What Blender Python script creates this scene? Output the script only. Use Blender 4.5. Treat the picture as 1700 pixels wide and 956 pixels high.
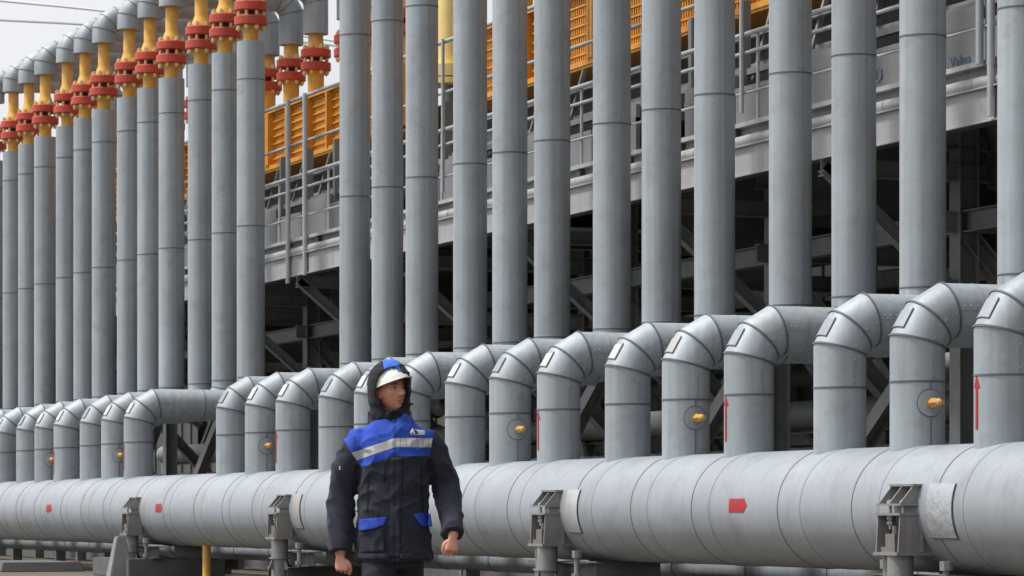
import bpy, bmesh, math, random
from mathutils import Vector, Matrix, Euler, noise
random.seed(7)
R = math.radians
scene = bpy.context.scene
for o in list(bpy.data.objects): bpy.data.objects.remove(o)

# ------------------------------------------------------------------ camera, world, sun, exposure
EYE = 1.05
YAW = R(21.05)
CY, SY = math.cos(YAW), math.sin(YAW)
F = 5500.0
cd = bpy.data.cameras.new('camera'); cam = bpy.data.objects.new('camera', cd)
scene.collection.objects.link(cam); scene.camera = cam
cam.location = (0, 0, EYE); cam.rotation_euler = (R(90), 0, -YAW)
cd.sensor_width = 36; cd.lens = F / 1700 * 36; cd.shift_y = (850 - 478) / 1700
cd.clip_start = 0.1; cd.clip_end = 3000
cd.dof.use_dof = True; cd.dof.focus_distance = 25; cd.dof.aperture_fstop = 13

SUN_EL, SUN_AZ = 60, 292          # azimuth the light comes from, clockwise from +Y
w = bpy.data.worlds.new('World'); scene.world = w; w.use_nodes = True
nt = w.node_tree; nt.nodes.clear(); N = nt.nodes.new; L = nt.links.new
out = N('ShaderNodeOutputWorld'); bg = N('ShaderNodeBackground'); bg.inputs[1].default_value = 0.10
sky = N('ShaderNodeTexSky'); sky.sky_type = 'NISHITA'; sky.sun_disc = False
sky.sun_elevation = R(SUN_EL); sky.sun_rotation = R(SUN_AZ); sky.air_density = 1.0; sky.dust_density = 4.0
# overcast veil: brighter overhead than at the horizon, as a real cloud layer is
tc = N('ShaderNodeTexCoord'); sep = N('ShaderNodeSeparateXYZ'); L(tc.outputs['Generated'], sep.inputs[0])
mr = N('ShaderNodeMapRange'); L(sep.outputs[2], mr.inputs[0])
mr.inputs[1].default_value = 0.10; mr.inputs[2].default_value = 1.0
mr.inputs[3].default_value = 5.3; mr.inputs[4].default_value = 10.5
cl = N('ShaderNodeVectorMath'); cl.operation = 'SCALE'; cl.inputs[0].default_value = (0.955, 0.965, 1.0)
dt = N('ShaderNodeVectorMath'); dt.operation = 'DOT_PRODUCT'; L(tc.outputs['Generated'], dt.inputs[0])
dt.inputs[1].default_value = (math.sin(R(305)), math.cos(R(305)), 0)
dm = N('ShaderNodeMath'); dm.operation = 'MULTIPLY_ADD'; L(dt.outputs['Value'], dm.inputs[0]); dm.inputs[1].default_value = .85; dm.inputs[2].default_value = 1.0
mu = N('ShaderNodeMath'); mu.operation = 'MULTIPLY'; L(mr.outputs[0], mu.inputs[0]); L(dm.outputs[0], mu.inputs[1])
L(mu.outputs[0], cl.inputs[3])
mx = N('ShaderNodeMix'); mx.data_type = 'RGBA'; mx.inputs[0].default_value = 0.92
L(sky.outputs[0], mx.inputs[6]); L(cl.outputs[0], mx.inputs[7])
L(mx.outputs[2], bg.inputs[0]); L(bg.outputs[0], out.inputs[0])

sd = bpy.data.lights.new('sun', 'SUN'); sun = bpy.data.objects.new('sun', sd); scene.collection.objects.link(sun)
sd.energy = 2.9; sd.angle = R(10); sd.color = (1.0, 0.975, 0.94)
az = R(SUN_AZ); el = R(SUN_EL)
tosun = Vector((math.sin(az)*math.cos(el), math.cos(az)*math.cos(el), math.sin(el)))
sun.rotation_euler = tosun.to_track_quat('Z', 'Y').to_euler()
scene.view_settings.view_transform = 'Standard'; scene.view_settings.look = 'None'
scene.view_settings.exposure = 0.38; scene.view_settings.gamma = 1
scene.render.engine = 'CYCLES'

# ------------------------------------------------------------------ materials
def mat(name, col, rough=.5, metal=0.0, var=.08, vscale=2.5, bump=0.0, bscale=20, streak=0.0, dirt=None, dirt_amt=0, spec=.5, sss=0, sect=0):
    m = bpy.data.materials.new(name); m.use_nodes = True
    t = m.node_tree; n = t.nodes.new; l = t.links.new
    p = t.nodes['Principled BSDF']
    p.inputs['Roughness'].default_value = rough; p.inputs['Metallic'].default_value = metal
    p.inputs['Specular IOR Level'].default_value = spec
    tc = n('ShaderNodeTexCoord'); ge = n('ShaderNodeNewGeometry')
    oi = n('ShaderNodeObjectInfo')
    no = n('ShaderNodeTexNoise'); no.inputs['Scale'].default_value = vscale; no.inputs['Detail'].default_value = 6
    l(ge.outputs['Position'], no.inputs['Vector'])
    m1 = n('ShaderNodeMapRange'); l(no.outputs[0], m1.inputs[0])
    m1.inputs[1].default_value = .25; m1.inputs[2].default_value = .75
    m1.inputs[3].default_value = 1 - var; m1.inputs[4].default_value = 1 + var
    last = m1.outputs[0]
    # each object a touch different
    m2 = n('ShaderNodeMapRange'); l(oi.outputs['Random'], m2.inputs[0])
    m2.inputs[3].default_value = 1 - var*.5; m2.inputs[4].default_value = 1 + var*.5
    mm = n('ShaderNodeMath'); mm.operation = 'MULTIPLY'; l(last, mm.inputs[0]); l(m2.outputs[0], mm.inputs[1]); last = mm.outputs[0]
    if streak:
        mp = n('ShaderNodeMapping'); mp.inputs['Scale'].default_value = (14, 14, .35); l(ge.outputs['Position'], mp.inputs[0])
        ns = n('ShaderNodeTexNoise'); ns.inputs['Scale'].default_value = 1; ns.inputs['Detail'].default_value = 3; l(mp.outputs[0], ns.inputs['Vector'])
        m3 = n('ShaderNodeMapRange'); l(ns.outputs[0], m3.inputs[0]); m3.inputs[1].default_value = .3; m3.inputs[2].default_value = .7
        m3.inputs[3].default_value = 1 - streak; m3.inputs[4].default_value = 1 + streak*.5
        mm = n('ShaderNodeMath'); mm.operation = 'MULTIPLY'; l(last, mm.inputs[0]); l(m3.outputs[0], mm.inputs[1]); last = mm.outputs[0]
    if sect:        # each rolled sheet between two seams has a slightly different tone
        sx = n('ShaderNodeSeparateXYZ'); l(ge.outputs['Position'], sx.inputs[0])
        q1 = n('ShaderNodeMath'); q1.operation = 'MULTIPLY_ADD'; l(sx.outputs[2], q1.inputs[0]); q1.inputs[1].default_value = 1/2.56; q1.inputs[2].default_value = -3.35/2.56+10
        q2 = n('ShaderNodeMath'); q2.operation = 'FLOOR'; l(q1.outputs[0], q2.inputs[0])
        cb = n('ShaderNodeCombineXYZ'); l(q2.outputs[0], cb.inputs[0]); l(oi.outputs['Random'], cb.inputs[1])
        wn = n('ShaderNodeTexWhiteNoise'); wn.noise_dimensions = '3D'; l(cb.outputs[0], wn.inputs['Vector'])
        q3 = n('ShaderNodeMapRange'); l(wn.outputs[0], q3.inputs[0]); q3.inputs[3].default_value = 1-sect; q3.inputs[4].default_value = 1+sect
        mm = n('ShaderNodeMath'); mm.operation = 'MULTIPLY'; l(last, mm.inputs[0]); l(q3.outputs[0], mm.inputs[1]); last = mm.outputs[0]
    vs = n('ShaderNodeVectorMath'); vs.operation = 'SCALE'; vs.inputs[0].default_value = col; l(last, vs.inputs[3])
    src = vs.outputs[0]
    if dirt:
        nd = n('ShaderNodeTexNoise'); nd.inputs['Scale'].default_value = vscale*2.3; nd.inputs['Detail'].default_value = 8; nd.inputs['Roughness'].default_value = .7
        l(ge.outputs['Position'], nd.inputs['Vector'])
        m4 = n('ShaderNodeMapRange'); l(nd.outputs[0], m4.inputs[0]); m4.inputs[1].default_value = .52; m4.inputs[2].default_value = .75
        m4.inputs[3].default_value = 0; m4.inputs[4].default_value = dirt_amt
        mxx = n('ShaderNodeMix'); mxx.data_type = 'RGBA'; l(m4.outputs[0], mxx.inputs[0]); l(src, mxx.inputs[6]); mxx.inputs[7].default_value = (*dirt, 1)
        src = mxx.outputs[2]
    l(src, p.inputs['Base Color'])
    mrr = n('ShaderNodeMapRange'); l(no.outputs[0], mrr.inputs[0]); mrr.inputs[3].default_value = max(.05, rough-.1); mrr.inputs[4].default_value = min(1, rough+.12)
    l(mrr.outputs[0], p.inputs['Roughness'])
    if bump:
        nb = n('ShaderNodeTexNoise'); nb.inputs['Scale'].default_value = bscale; nb.inputs['Detail'].default_value = 5
        l(ge.outputs['Position'], nb.inputs['Vector'])
        b = n('ShaderNodeBump'); b.inputs['Strength'].default_value = bump; b.inputs['Distance'].default_value = .02
        l(nb.outputs[0], b.inputs['Height']); l(b.outputs[0], p.inputs['Normal'])
    if sss:
        p.inputs['Subsurface Weight'].default_value = sss; p.inputs['Subsurface Radius'].default_value = (.02, .008, .004)
    return m
M = {}
M['clad'] = mat('grey_cladding', (.318, .354, .378), .58, .2, .10, 1.6, .38, 2.8, .13, (.19, .19, .18), .5, sect=.05)
M['clad2'] = mat('grey_cladding_header', (.282, .306, .333), .50, .12, .10, 1.2, .38, 2.2, .06, (.175, .17, .155), .55)
M['seam2'] = mat('header_seam', (.16, .17, .18), .6, 0, .1)
M['seam'] = mat('seam_sealant', (.10, .11, .12), .6, 0, .1)
M['faint'] = mat('lap_joint', (.22, .24, .26), .5, 0, .1)
M['yellow'] = mat('yellow_paint', (.70, .38, .07), .5, 0, .12, 6, .1, 30, .1, (.36, .2, .06), .6)
M['brass_cap'] = mat('dull_brass', (.52, .30, .09), .5, .25, .2, 40)
M['red'] = mat('red_flange_paint', (.47, .055, .028), .5, 0, .16, 6, .1, 30, 0, (.20, .04, .02), .7)
M['brass'] = mat('pale_yellow_bolt', (.66, .50, .24), .4, .15, .15, 10)
M['orange'] = mat('orange_paint', (.64, .285, .03), .5, 0, .14, 3, .1, 20, .10, (.30, .12, .02), .5)
M['galv'] = mat('galvanised_steel', (.46, .47, .47), .42, .35, .14, 5, .1, 12, .1, (.3, .29, .27), .4)
M['rail'] = mat('rail_steel', (.42, .45, .47), .4, .25, .1, 6)
M['steel'] = mat('structural_steel', (.215, .22, .22), .55, .1, .18, 2, .1, 10, .1, (.09, .085, .08), .5)
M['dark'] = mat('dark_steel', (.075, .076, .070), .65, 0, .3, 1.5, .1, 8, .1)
M['fascia'] = mat('fascia_steel', (.40, .395, .40), .5, .1, .12, 2.2, .1, 8, .12, (.34, .32, .31), .5)
M['panel'] = mat('grey_panel', (.24, .24, .245), .5, .1, .14, 1.5, .1, 5, .08, (.16, .16, .15), .5)
M['support'] = mat('support_steel', (.22, .215, .21), .5, .1, .14, 6, .15, 25, .1, (.18, .17, .15), .5)
M['plate'] = mat('pale_plate', (.62, .63, .63), .4, .1, .08)
M['plate_b'] = mat('worn_plate', (.36, .34, .325), .45, .1, .12)
M['foil'] = mat('aluminium_patch', (.40, .42, .44), .42, .4, .10, 7, .6, 12)
M['redmark'] = mat('red_marking', (.34, .012, .014), .6, 0, .12, 12)
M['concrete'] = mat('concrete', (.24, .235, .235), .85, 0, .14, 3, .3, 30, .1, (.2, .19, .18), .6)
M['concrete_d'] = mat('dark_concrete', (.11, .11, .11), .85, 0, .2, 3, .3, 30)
M['gravel'] = mat('gravel_ground', (.105, .088, .064), .95, 0, .3, .8, .6, 60, 0, (.06, .052, .042), .8)
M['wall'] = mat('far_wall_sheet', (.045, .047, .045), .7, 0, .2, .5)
M['cable'] = mat('cable', (.75, .75, .78), .6, 0, .05)
M['faintink'] = mat('faded_blue_marker', (.10, .17, .25), .6, 0, .5, 18)
M['ink'] = mat('blue_marker', (.045, .12, .24), .6, 0, .2, 30)
M['block'] = mat('rusty_block', (.15, .135, .12), .7, 0, .2, 30)
M['pale_yellow'] = mat('pale_yellow_paint', (.80, .62, .22), .45, 0, .08, 3)

# ------------------------------------------------------------------ helpers
col = scene.collection
class MB:
    def __init__(s): s.bm = bmesh.new()
    def quad(s, vs, mi=0):
        f = s.bm.faces.new(vs); f.material_index = mi; f.smooth = True; return f
    def box(s, x0, x1, y0, y1, z0, z1, mi=0):
        v = [s.bm.verts.new((x, y, z)) for x in (x0, x1) for y in (y0, y1) for z in (z0, z1)]
        for i in ((0,1,3,2),(4,6,7,5),(0,4,5,1),(2,3,7,6),(0,2,6,4),(1,5,7,3)): s.quad([v[k] for k in i], mi)
        return s
    def beam(s, a, b, wd, ht, mi=0, up=(0,0,1)):
        a, b = Vector(a), Vector(b); d = (b-a).normalized(); u = Vector(up)
        if abs(d.dot(u)) > .95: u = Vector((1,0,0))
        x = d.cross(u).normalized(); y = x.cross(d).normalized()
        r = []
        for p in (a, b): r.append([s.bm.verts.new(p + x*sx*wd/2 + y*sy*ht/2) for sx, sy in ((-1,-1),(1,-1),(1,1),(-1,1))])
        for k in range(4): s.quad([r[0][k], r[0][(k+1)%4], r[1][(k+1)%4], r[1][k]], mi)
        s.quad(r[0][::-1], mi); s.quad(r[1], mi); return s
    def ibeam(s, a, b, wd, ht, t=.014, mi=0, up=(0,0,1)):
        a, b = Vector(a), Vector(b); d = (b-a).normalized(); u = Vector(up)
        if abs(d.dot(u)) > .95: u = Vector((1,0,0))
        x = d.cross(u).normalized(); y = x.cross(d).normalized()
        s.beam(a + y*(ht/2-t/2), b + y*(ht/2-t/2), wd, t, mi, up); s.beam(a - y*(ht/2-t/2), b - y*(ht/2-t/2), wd, t, mi, up)
        s.beam(a, b, t, ht-2*t, mi, up); return s
    def poly(s, pts, th, axis, mi=0):         # extruded polygon, thickness th along axis vector
        ax = Vector(axis)*th/2
        A = [s.bm.verts.new(Vector(p)-ax) for p in pts]; B = [s.bm.verts.new(Vector(p)+ax) for p in pts]
        n = len(pts)
        for k in range(n): s.quad([A[k], A[(k+1)%n], B[(k+1)%n], B[k]], mi)
        s.quad(A[::-1], mi); s.quad(B, mi); return s
    def cyl(s, a, b, r, r2=None, seg=20, mi=0, caps=True):
        a, b = Vector(a), Vector(b); r2 = r if r2 is None else r2; d = (b-a).normalized()
        u = Vector((0,0,1)) if abs(d.z) < .9 else Vector((1,0,0)); x = d.cross(u).normalized(); y = d.cross(x)
        A = []; B = []
        for k in range(seg):
            t = 2*math.pi*k/seg; e = x*math.cos(t)+y*math.sin(t)
            A.append(s.bm.verts.new(a+e*r)); B.append(s.bm.verts.new(b+e*r2))
        for k in range(seg): s.quad([A[k], A[(k+1)%seg], B[(k+1)%seg], B[k]], mi)
        if caps: s.quad(A[::-1], mi); s.quad(B, mi)
        return s
    def lathe(s, prof, seg=28, mi=0, o=(0,0,0)):     # prof (r,z) about z
        o = Vector(o); rings = []
        for r, z in prof:
            rings.append([s.bm.verts.new(o+Vector((r*math.cos(2*math.pi*k/seg), r*math.sin(2*math.pi*k/seg), z))) for k in range(seg)])
        for i in range(len(rings)-1):
            for k in range(seg): s.quad([rings[i][k], rings[i][(k+1)%seg], rings[i+1][(k+1)%seg], rings[i+1][k]], mi)
        s.quad(rings[0][::-1], mi); s.quad(rings[-1], mi); return s
    def mitre(s, pts, r, Nrm, seg=40, mi=0, bands=(), bw=.009, bh=.007, band_mi=1, pre=None, post=None):
        pts = [Vector(p) for p in pts]; Nrm = Vector(Nrm); n = len(pts); frames = []
        for i in range(n):
            d0 = (pts[i]-pts[i-1]).normalized() if i else (Vector(pre) if pre else (pts[1]-pts[0])).normalized()
            d1 = (pts[i+1]-pts[i]).normalized() if i < n-1 else (Vector(post).normalized() if post else d0)
            b = (d0+d1).normalized(); c = d0.dot(b); e2 = b.cross(Nrm).normalized()
            frames.append((b, e2, 1/c))
        def ring(i, rad, off=0):
            b, e2, sc = frames[i]
            return [s.bm.verts.new(pts[i]+b*off + Nrm*math.cos(2*math.pi*k/seg)*rad + e2*sc*math.sin(2*math.pi*k/seg)*rad) for k in range(seg)]
        rr = [ring(i, r) for i in range(n)]
        for i in range(n-1):
            for k in range(seg): s.quad([rr[i][k], rr[i][(k+1)%seg], rr[i+1][(k+1)%seg], rr[i+1][k]], mi)
        for i in bands:
            q = [ring(i, r-.003, -bw), ring(i, r+bh, -bw), ring(i, r+bh, bw), ring(i, r-.003, bw)]
            for j in range(3):
                for k in range(seg): s.quad([q[j][k], q[j][(k+1)%seg], q[j+1][(k+1)%seg], q[j+1][k]], band_mi)
        return s
    def band(s, c, axis, r, bw=.006, bh=.005, seg=40, mi=1):
        c = Vector(c); d = Vector(axis); u = Vector((0,0,1)) if abs(d.z) < .9 else Vector((1,0,0)); x = d.cross(u).normalized(); y = d.cross(x)
        q = []
        for rad, off in ((r-.003,-bw),(r+bh,-bw),(r+bh,bw),(r-.003,bw)):
            q.append([s.bm.verts.new(c+d*off+(x*math.cos(2*math.pi*k/seg)+y*math.sin(2*math.pi*k/seg))*rad) for k in range(seg)])
        for j in range(3):
            for k in range(seg): s.quad([q[j][k], q[j][(k+1)%seg], q[j+1][(k+1)%seg], q[j+1][k]], mi)
        return s
    def shell(s, c, axis, ref, r, th, a0, a1, l0, l1, mi=0, seg=8, fn=None):
        """curved plate lying on a pipe: angles a0..a1 about axis from direction ref, lengths l0..l1"""
        c = Vector(c); d = Vector(axis).normalized(); x = Vector(ref).normalized(); y = d.cross(x)
        def P(a, l, rad): return c + d*l + (x*math.cos(a)+y*math.sin(a))*rad
        g = []
        for k in range(seg+1):
            a = a0+(a1-a0)*k/seg
            lo, hi = (l0, l1) if fn is None else fn(k/seg)
            g.append([s.bm.verts.new(P(a, lo, r)), s.bm.verts.new(P(a, lo, r+th)), s.bm.verts.new(P(a, hi, r+th)), s.bm.verts.new(P(a, hi, r))])
        for k in range(seg):
            for j in range(4): s.quad([g[k][j], g[k][(j+1)%4], g[k+1][(j+1)%4], g[k+1][j]], mi)
        s.quad(g[0], mi); s.quad(g[-1][::-1], mi); return s
    def bump_(s, p, r=.014, mi=0):
        r_ = bmesh.ops.create_icosphere(s.bm, subdivisions=1, radius=r, matrix=Matrix.Translation(p))
        for v in r_['verts']:
            for f in v.link_faces: f.material_index = mi; f.smooth = True
        return s
    def build(s, name, mats, parent=None, loc=None, sharp=28):
        bmesh.ops.recalc_face_normals(s.bm, faces=s.bm.faces)
        me = bpy.data.meshes.new(name); s.bm.to_mesh(me); s.bm.free()
        for m in (mats if isinstance(mats, (list, tuple)) else [mats]): me.materials.append(M[m] if isinstance(m, str) else m)
        if sharp: me.set_sharp_from_angle(angle=R(sharp))
        o = bpy.data.objects.new(name, me); col.objects.link(o)
        if parent: o.parent = parent
        if loc: o.location = loc
        return o
def tag(o, label=None, cat=None, group=None, kind=None):
    if label: o['label'] = label
    if cat: o['category'] = cat
    if group: o['group'] = group
    if kind: o['kind'] = kind
    return o
def empty(name, loc, label, cat, group=None):
    o = bpy.data.objects.new(name, None); col.objects.link(o); o.location = loc; o.empty_display_size = .1
    return tag(o, label, cat, group)
def copy_tree(o, parent=None):
    c = o.copy(); col.objects.link(c); c.parent = parent
    for ch in [k for k in bpy.data.objects if k.parent == o]: copy_tree(ch, c)
    return c
ORD = ['zeroth','first','second','third','fourth','fifth','sixth','seventh','eighth','ninth','tenth','eleventh','twelfth','thirteenth','fourteenth','fifteenth','sixteenth','seventeenth','eighteenth']
def Yat(x, X):   # distance along the pipe rack at which the plane X is crossed when sighting along picture column x
    return ((X*F/CY)/(x+1267) - X*SY)/CY

# ------------------------------------------------------------------ ground
XL, XR, X2 = 14.2, 16.17, 18.97
mb = MB(); S = 700
mb.box(-S, S, -S, S, -.2, 0)
g = mb.build('ground', 'gravel'); tag(g, kind='structure')

# ------------------------------------------------------------------ header pipe
HR, HZ = .57, EYE+.03
HY0, HY1 = 14, 82
T = []      # positions of the pipe runs along the rack, index 0..14 right of the gap, -1..-15 left of it
for g_ in range(5):
    for j in (0,1,2): T.append((14-3*g_-j, 25.12+5.14*g_+1.555*j))
for g_ in range(5):
    for j in (0,1,2): T.append((-1-3*g_-j, 54.44+5.14*g_+1.56*j))
T = dict(T)
hp = empty('header_pipe', (XL, 40, 0), 'big horizontal grey insulated main pipe running the length of the rack near the ground', 'pipe')
mb = MB()
ny = 68
mb.cyl((0, HY0-40, HZ), (0, HY1-40, HZ), HR, seg=96)
ring_ts = sorted(T.values()) + [21.9, 20.4, 18.6, 17, 15.4, 50.6, 52.4]
for y in ring_ts:
    if HY0 < y+.2 < HY1: mb.band((0, y+.18+random.uniform(-.04,.04)-40, HZ), (0,1,0), HR, .006, .005, 96, 1)
    if HY0 < y-.3 < HY1: mb.band((0, y-.28+random.uniform(-.07,.07)-40, HZ), (0,1,0), HR, .004, .003, 96, 2)
body = mb.build('pipe_shell', ['clad2', 'seam2', 'faint'], hp)
# red flow arrows on the front of the header
for Y in (29.3, 51.0, 58.6):
    mb = MB()
    L_ = .30
    ha = .067/HR
    mb.shell((0, Y-40, HZ+.0), (0,1,0), (-1,0,.06), HR, .004, -ha, ha, -.12, .20, seg=6)
    # arrow head: length shrinks away from the centre line
    def head(t, H=1): return (-.12-.09*(1-abs(2*t-1)), -.121)
    mb.shell((0, Y-40, HZ+.0), (0,1,0), (-1,0,.06), HR, .0045, -ha*1.15, ha*1.2, 0, 0, seg=10, fn=head)
    mb.build('flow_arrow', 'redmark', hp)
SUP = [Yat(1480, 13.48), Yat(897, 13.48), Yat(455, 13.48), Yat(210, 13.48)]
for i, Y in enumerate(SUP[:3]):
    mb = MB()
    w_ = .46 if i == 0 else .36
    y1 = Y-.36; y0 = y1-w_
    a0, a1 = -R(27), R(22)
    c = (0, -40, HZ)
    mb.shell(c, (0,1,0), (-1,0,0), HR+.002, .006, a0, a1, y0, y1, seg=14)
    o = mb.build('patch_sheet', 'foil' if i == 0 else 'plate_b' if i == 2 else 'galv', hp)
    mb = MB()
    mb.shell(c, (0,1,0), (-1,0,0), HR+.008, .006, a0, a1, y0-.012, y0, seg=14)
    mb.shell(c, (0,1,0), (-1,0,0), HR+.008, .006, a0, a0+.03, y0, y1, seg=3)
    mb.build('strap', 'seam', o)

# ------------------------------------------------------------------ goosenecks on the header
LR = .25; RB = .40; ZC = EYE+1.83
c15 = math.cos(R(15))
def elbow_pts(x0, zc, rb):
    C = Vector((x0+rb, 0, zc-rb))
    return [C + Vector((-math.cos(R(a)), 0, math.sin(R(a))))*rb/c15 for a in (15, 45, 75)]
def make_goose():
    root = empty('gooseneck_pipe', (XL, 0, HZ+HR-.12), '', 'pipe')
    z0 = root.location.z
    P = [p - Vector((0,0,z0)) for p in elbow_pts(0, ZC, RB)]
    # leg
    mb = MB(); mb.mitre([(0,0,-.1), (0,0,P[0].z-.36), P[0]], LR, (0,1,0), bands=(1,), bw=.008, bh=.006, post=P[1]-P[0])
    mb.band((0,0,.02), (0,0,1), LR, .004, .002, mi=2)
    for zz in (P[0].z-.10, P[0].z-.30): mb.bump_((LR*math.sin(R(8)), -LR*math.cos(R(8)), zz), .013)
    mb.box(.02, .028, -LR-.004, -LR+.01, P[0].z-.34, P[0].z-.12, 2)
    mb.build('leg', ['clad','seam','faint'], root)
    # elbow
    mb = MB(); mb.mitre(P, LR+.001, (0,1,0), bands=(0,1,2), bw=.009, bh=.009, pre=(0,0,1), post=(1,0,0))
    C = Vector((RB, 0, ZC-RB-z0))
    for a in (21, 39, 51, 69):
        q = C + Vector((-math.cos(R(a)), 0, math.sin(R(a))))*(RB-.02); mb.bump_((q.x, -LR*.995, q.z), .014)
    mb.build('elbow', ['clad','seam','faint'], root)
    # crossover
    mb = MB(); E = XR-XL-.42
    mb.mitre([P[2], (P[2].x+.24, 0, P[2].z), (1.0,0,P[2].z), (E,0,P[2].z)], LR, (0,1,0), bands=(), bw=.006, pre=P[2]-P[1])
    mb.band((P[2].x+.26,0,P[2].z), (1,0,0), LR, .004, .003, mi=2)
    mb.band((1.1,0,P[2].z), (1,0,0), LR, .006, .005, mi=1)
    for xx in (.06, .12, .19): mb.bump_((P[2].x+xx, -LR*.99, P[2].z+.03), .012)
    mb.box(P[2].x+.03, P[2].x+.26, -LR-.003, -LR+.01, P[2].z-.012, P[2].z-.004, 2)
    mb.build('crossover', ['clad','seam','faint'], root)
    return root, P, C
proto, GP, GC = make_goose()
plate_dir = (GP[1]-GP[0]).normalized(); mid = (GP[0]+GP[1])/2
outn = (Vector((-math.cos(R(30)),0,math.sin(R(30)))))
def add_plate(root, kind):
    mb = MB(); mb.shell(mid, plate_dir, outn, LR+.002, .008, -R(30), R(22), -.085, .105+random.uniform(-.03,0), seg=8)
    o = mb.build('data_plate', kind, root)
    mb = MB(); mb.shell(mid, plate_dir, outn, LR+.006, .010, R(22), R(24.5), -.09, .11, seg=1)
    mb.shell(mid, plate_dir, outn, LR+.006, .010, -R(32.5), -R(30), -.09, .11, seg=1)
    mb.shell(mid, plate_dir, outn, LR+.006, .010, -R(32), R(24), -.097, -.088, seg=8)
    mb.build('plate_frame', 'faint', o)
def add_arrow(root):
    z = .55 if True else 0
    mb = MB(); zb, zt = 1.76-root.location.z, 2.12-root.location.z
    mb.shell((0,0,0), (0,0,1), (-1,.03,0), LR+.001, .004, -R(4.5), R(4.5), zb, zt, seg=4)
    mb.shell((0,0,0), (0,0,1), (-1,.03,0), LR+.001, .005, -R(12), R(12), 0, 0, seg=8, fn=lambda t: (zt, zt+.002+.10*(1-abs(2*t-1))))
    mb.build('flow_arrow', 'redmark', root)
def add_nozzle(root):
    z = 2.03-root.location.z
    mb = MB(); rc = .118
    circ = lambda q: (lambda t: (-q*math.sqrt(max(0, 1-(2*t-1)**2))-.0005, q*math.sqrt(max(0, 1-(2*t-1)**2))+.0005))
    mb.shell((0,0,z), (0,0,1), (0,-1,0), LR+.001, .007, -rc/LR*1.03, rc/LR*1.03, 0, 0, seg=24, fn=circ(rc))
    mb.shell((0,0,z), (0,0,1), (0,-1,0), LR+.001, .004, -(rc+.009)/LR*1.03, (rc+.009)/LR*1.03, 0, 0, seg=24, fn=circ(rc+.009), mi=1)
    for a in (40, 130, 220, 310): mb.bump_((.112*math.cos(R(a)), -LR*.94, z+.112*math.sin(R(a))), .010)
    for za, zb in ((.0, z-.12), (z+.12, GP[0].z-.37)):
        m2 = MB(); m2.box(-.005,.005,-LR-.006,-LR+.01, za, zb, 0); m2.build('cladding_lap', 'seam', root)
    n = mb.build('nozzle_collar', ['clad','seam','faint'], root)
    mb = MB(); mb.cyl((0,-LR+.01,z), (0,-LR-.014,z), .046, seg=20); mb.cyl((0,-LR,z), (0,-LR-.07,z), .036, seg=16); mb.cyl((0,-LR-.055,z), (0,-LR-.15,z), .050, .046, seg=6)
    mb.cyl((0,-LR-.15,z), (0,-LR-.20,z), .040, .030, seg=12); mb.cyl((0,-LR-.2,z), (0,-LR-.225,z), .022, seg=10)
    mb.build('valve_cap', 'brass_cap', n)
plates = {14:'clad2',13:'clad2',12:'clad2',11:'clad2',10:'plate_b',9:'plate',8:'plate',7:'clad2',6:'plate'}
gn = {}
for k, t in T.items():
    if k < -13: continue
    o = copy_tree(proto) if k != 14 else proto
    o.location.y = t; gn[k] = o
for k, o in gn.items():
    if k >= -9: add_plate(o, plates.get(k, 'plate' if k % 3 else 'clad2'))
    if k in (14, 11, 8, 5, 2, -1, -4): add_arrow(o)
    if k in (13, 10, 7, 4, 1, -2, -5): add_nozzle(o)
    side = 'right of the worker' if k >= 5 else 'left of the worker'
    extra = ', red arrow' if k in (14,11,8,5,2,-1,-4) else ', yellow valve cap' if k in (13,10,7,1,-2,-5) else ''
    if k >= 5: lab = '%s bent grey pipe right of the worker%s' % (ORD[k-4], extra)
    elif k == 4: lab = 'bent grey pipe half hidden behind the worker\'s head and shoulder'
    elif k >= 0: lab = '%s bent grey pipe left of the worker%s' % (ORD[4-k], extra)
    elif k == -1: lab = 'bent grey pipe with long exposed horizontal run, just left of the wide gap'
    elif k >= -7: lab = '%s bent grey pipe leftwards of the wide gap in the row%s' % (ORD[-k], extra)
    else: lab = '%s bent grey pipe left of the wide gap, only its horizontal run visible' % ORD[-k]
    tag(o, lab, 'pipe', 'bent pipes rising from the main pipe')

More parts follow.
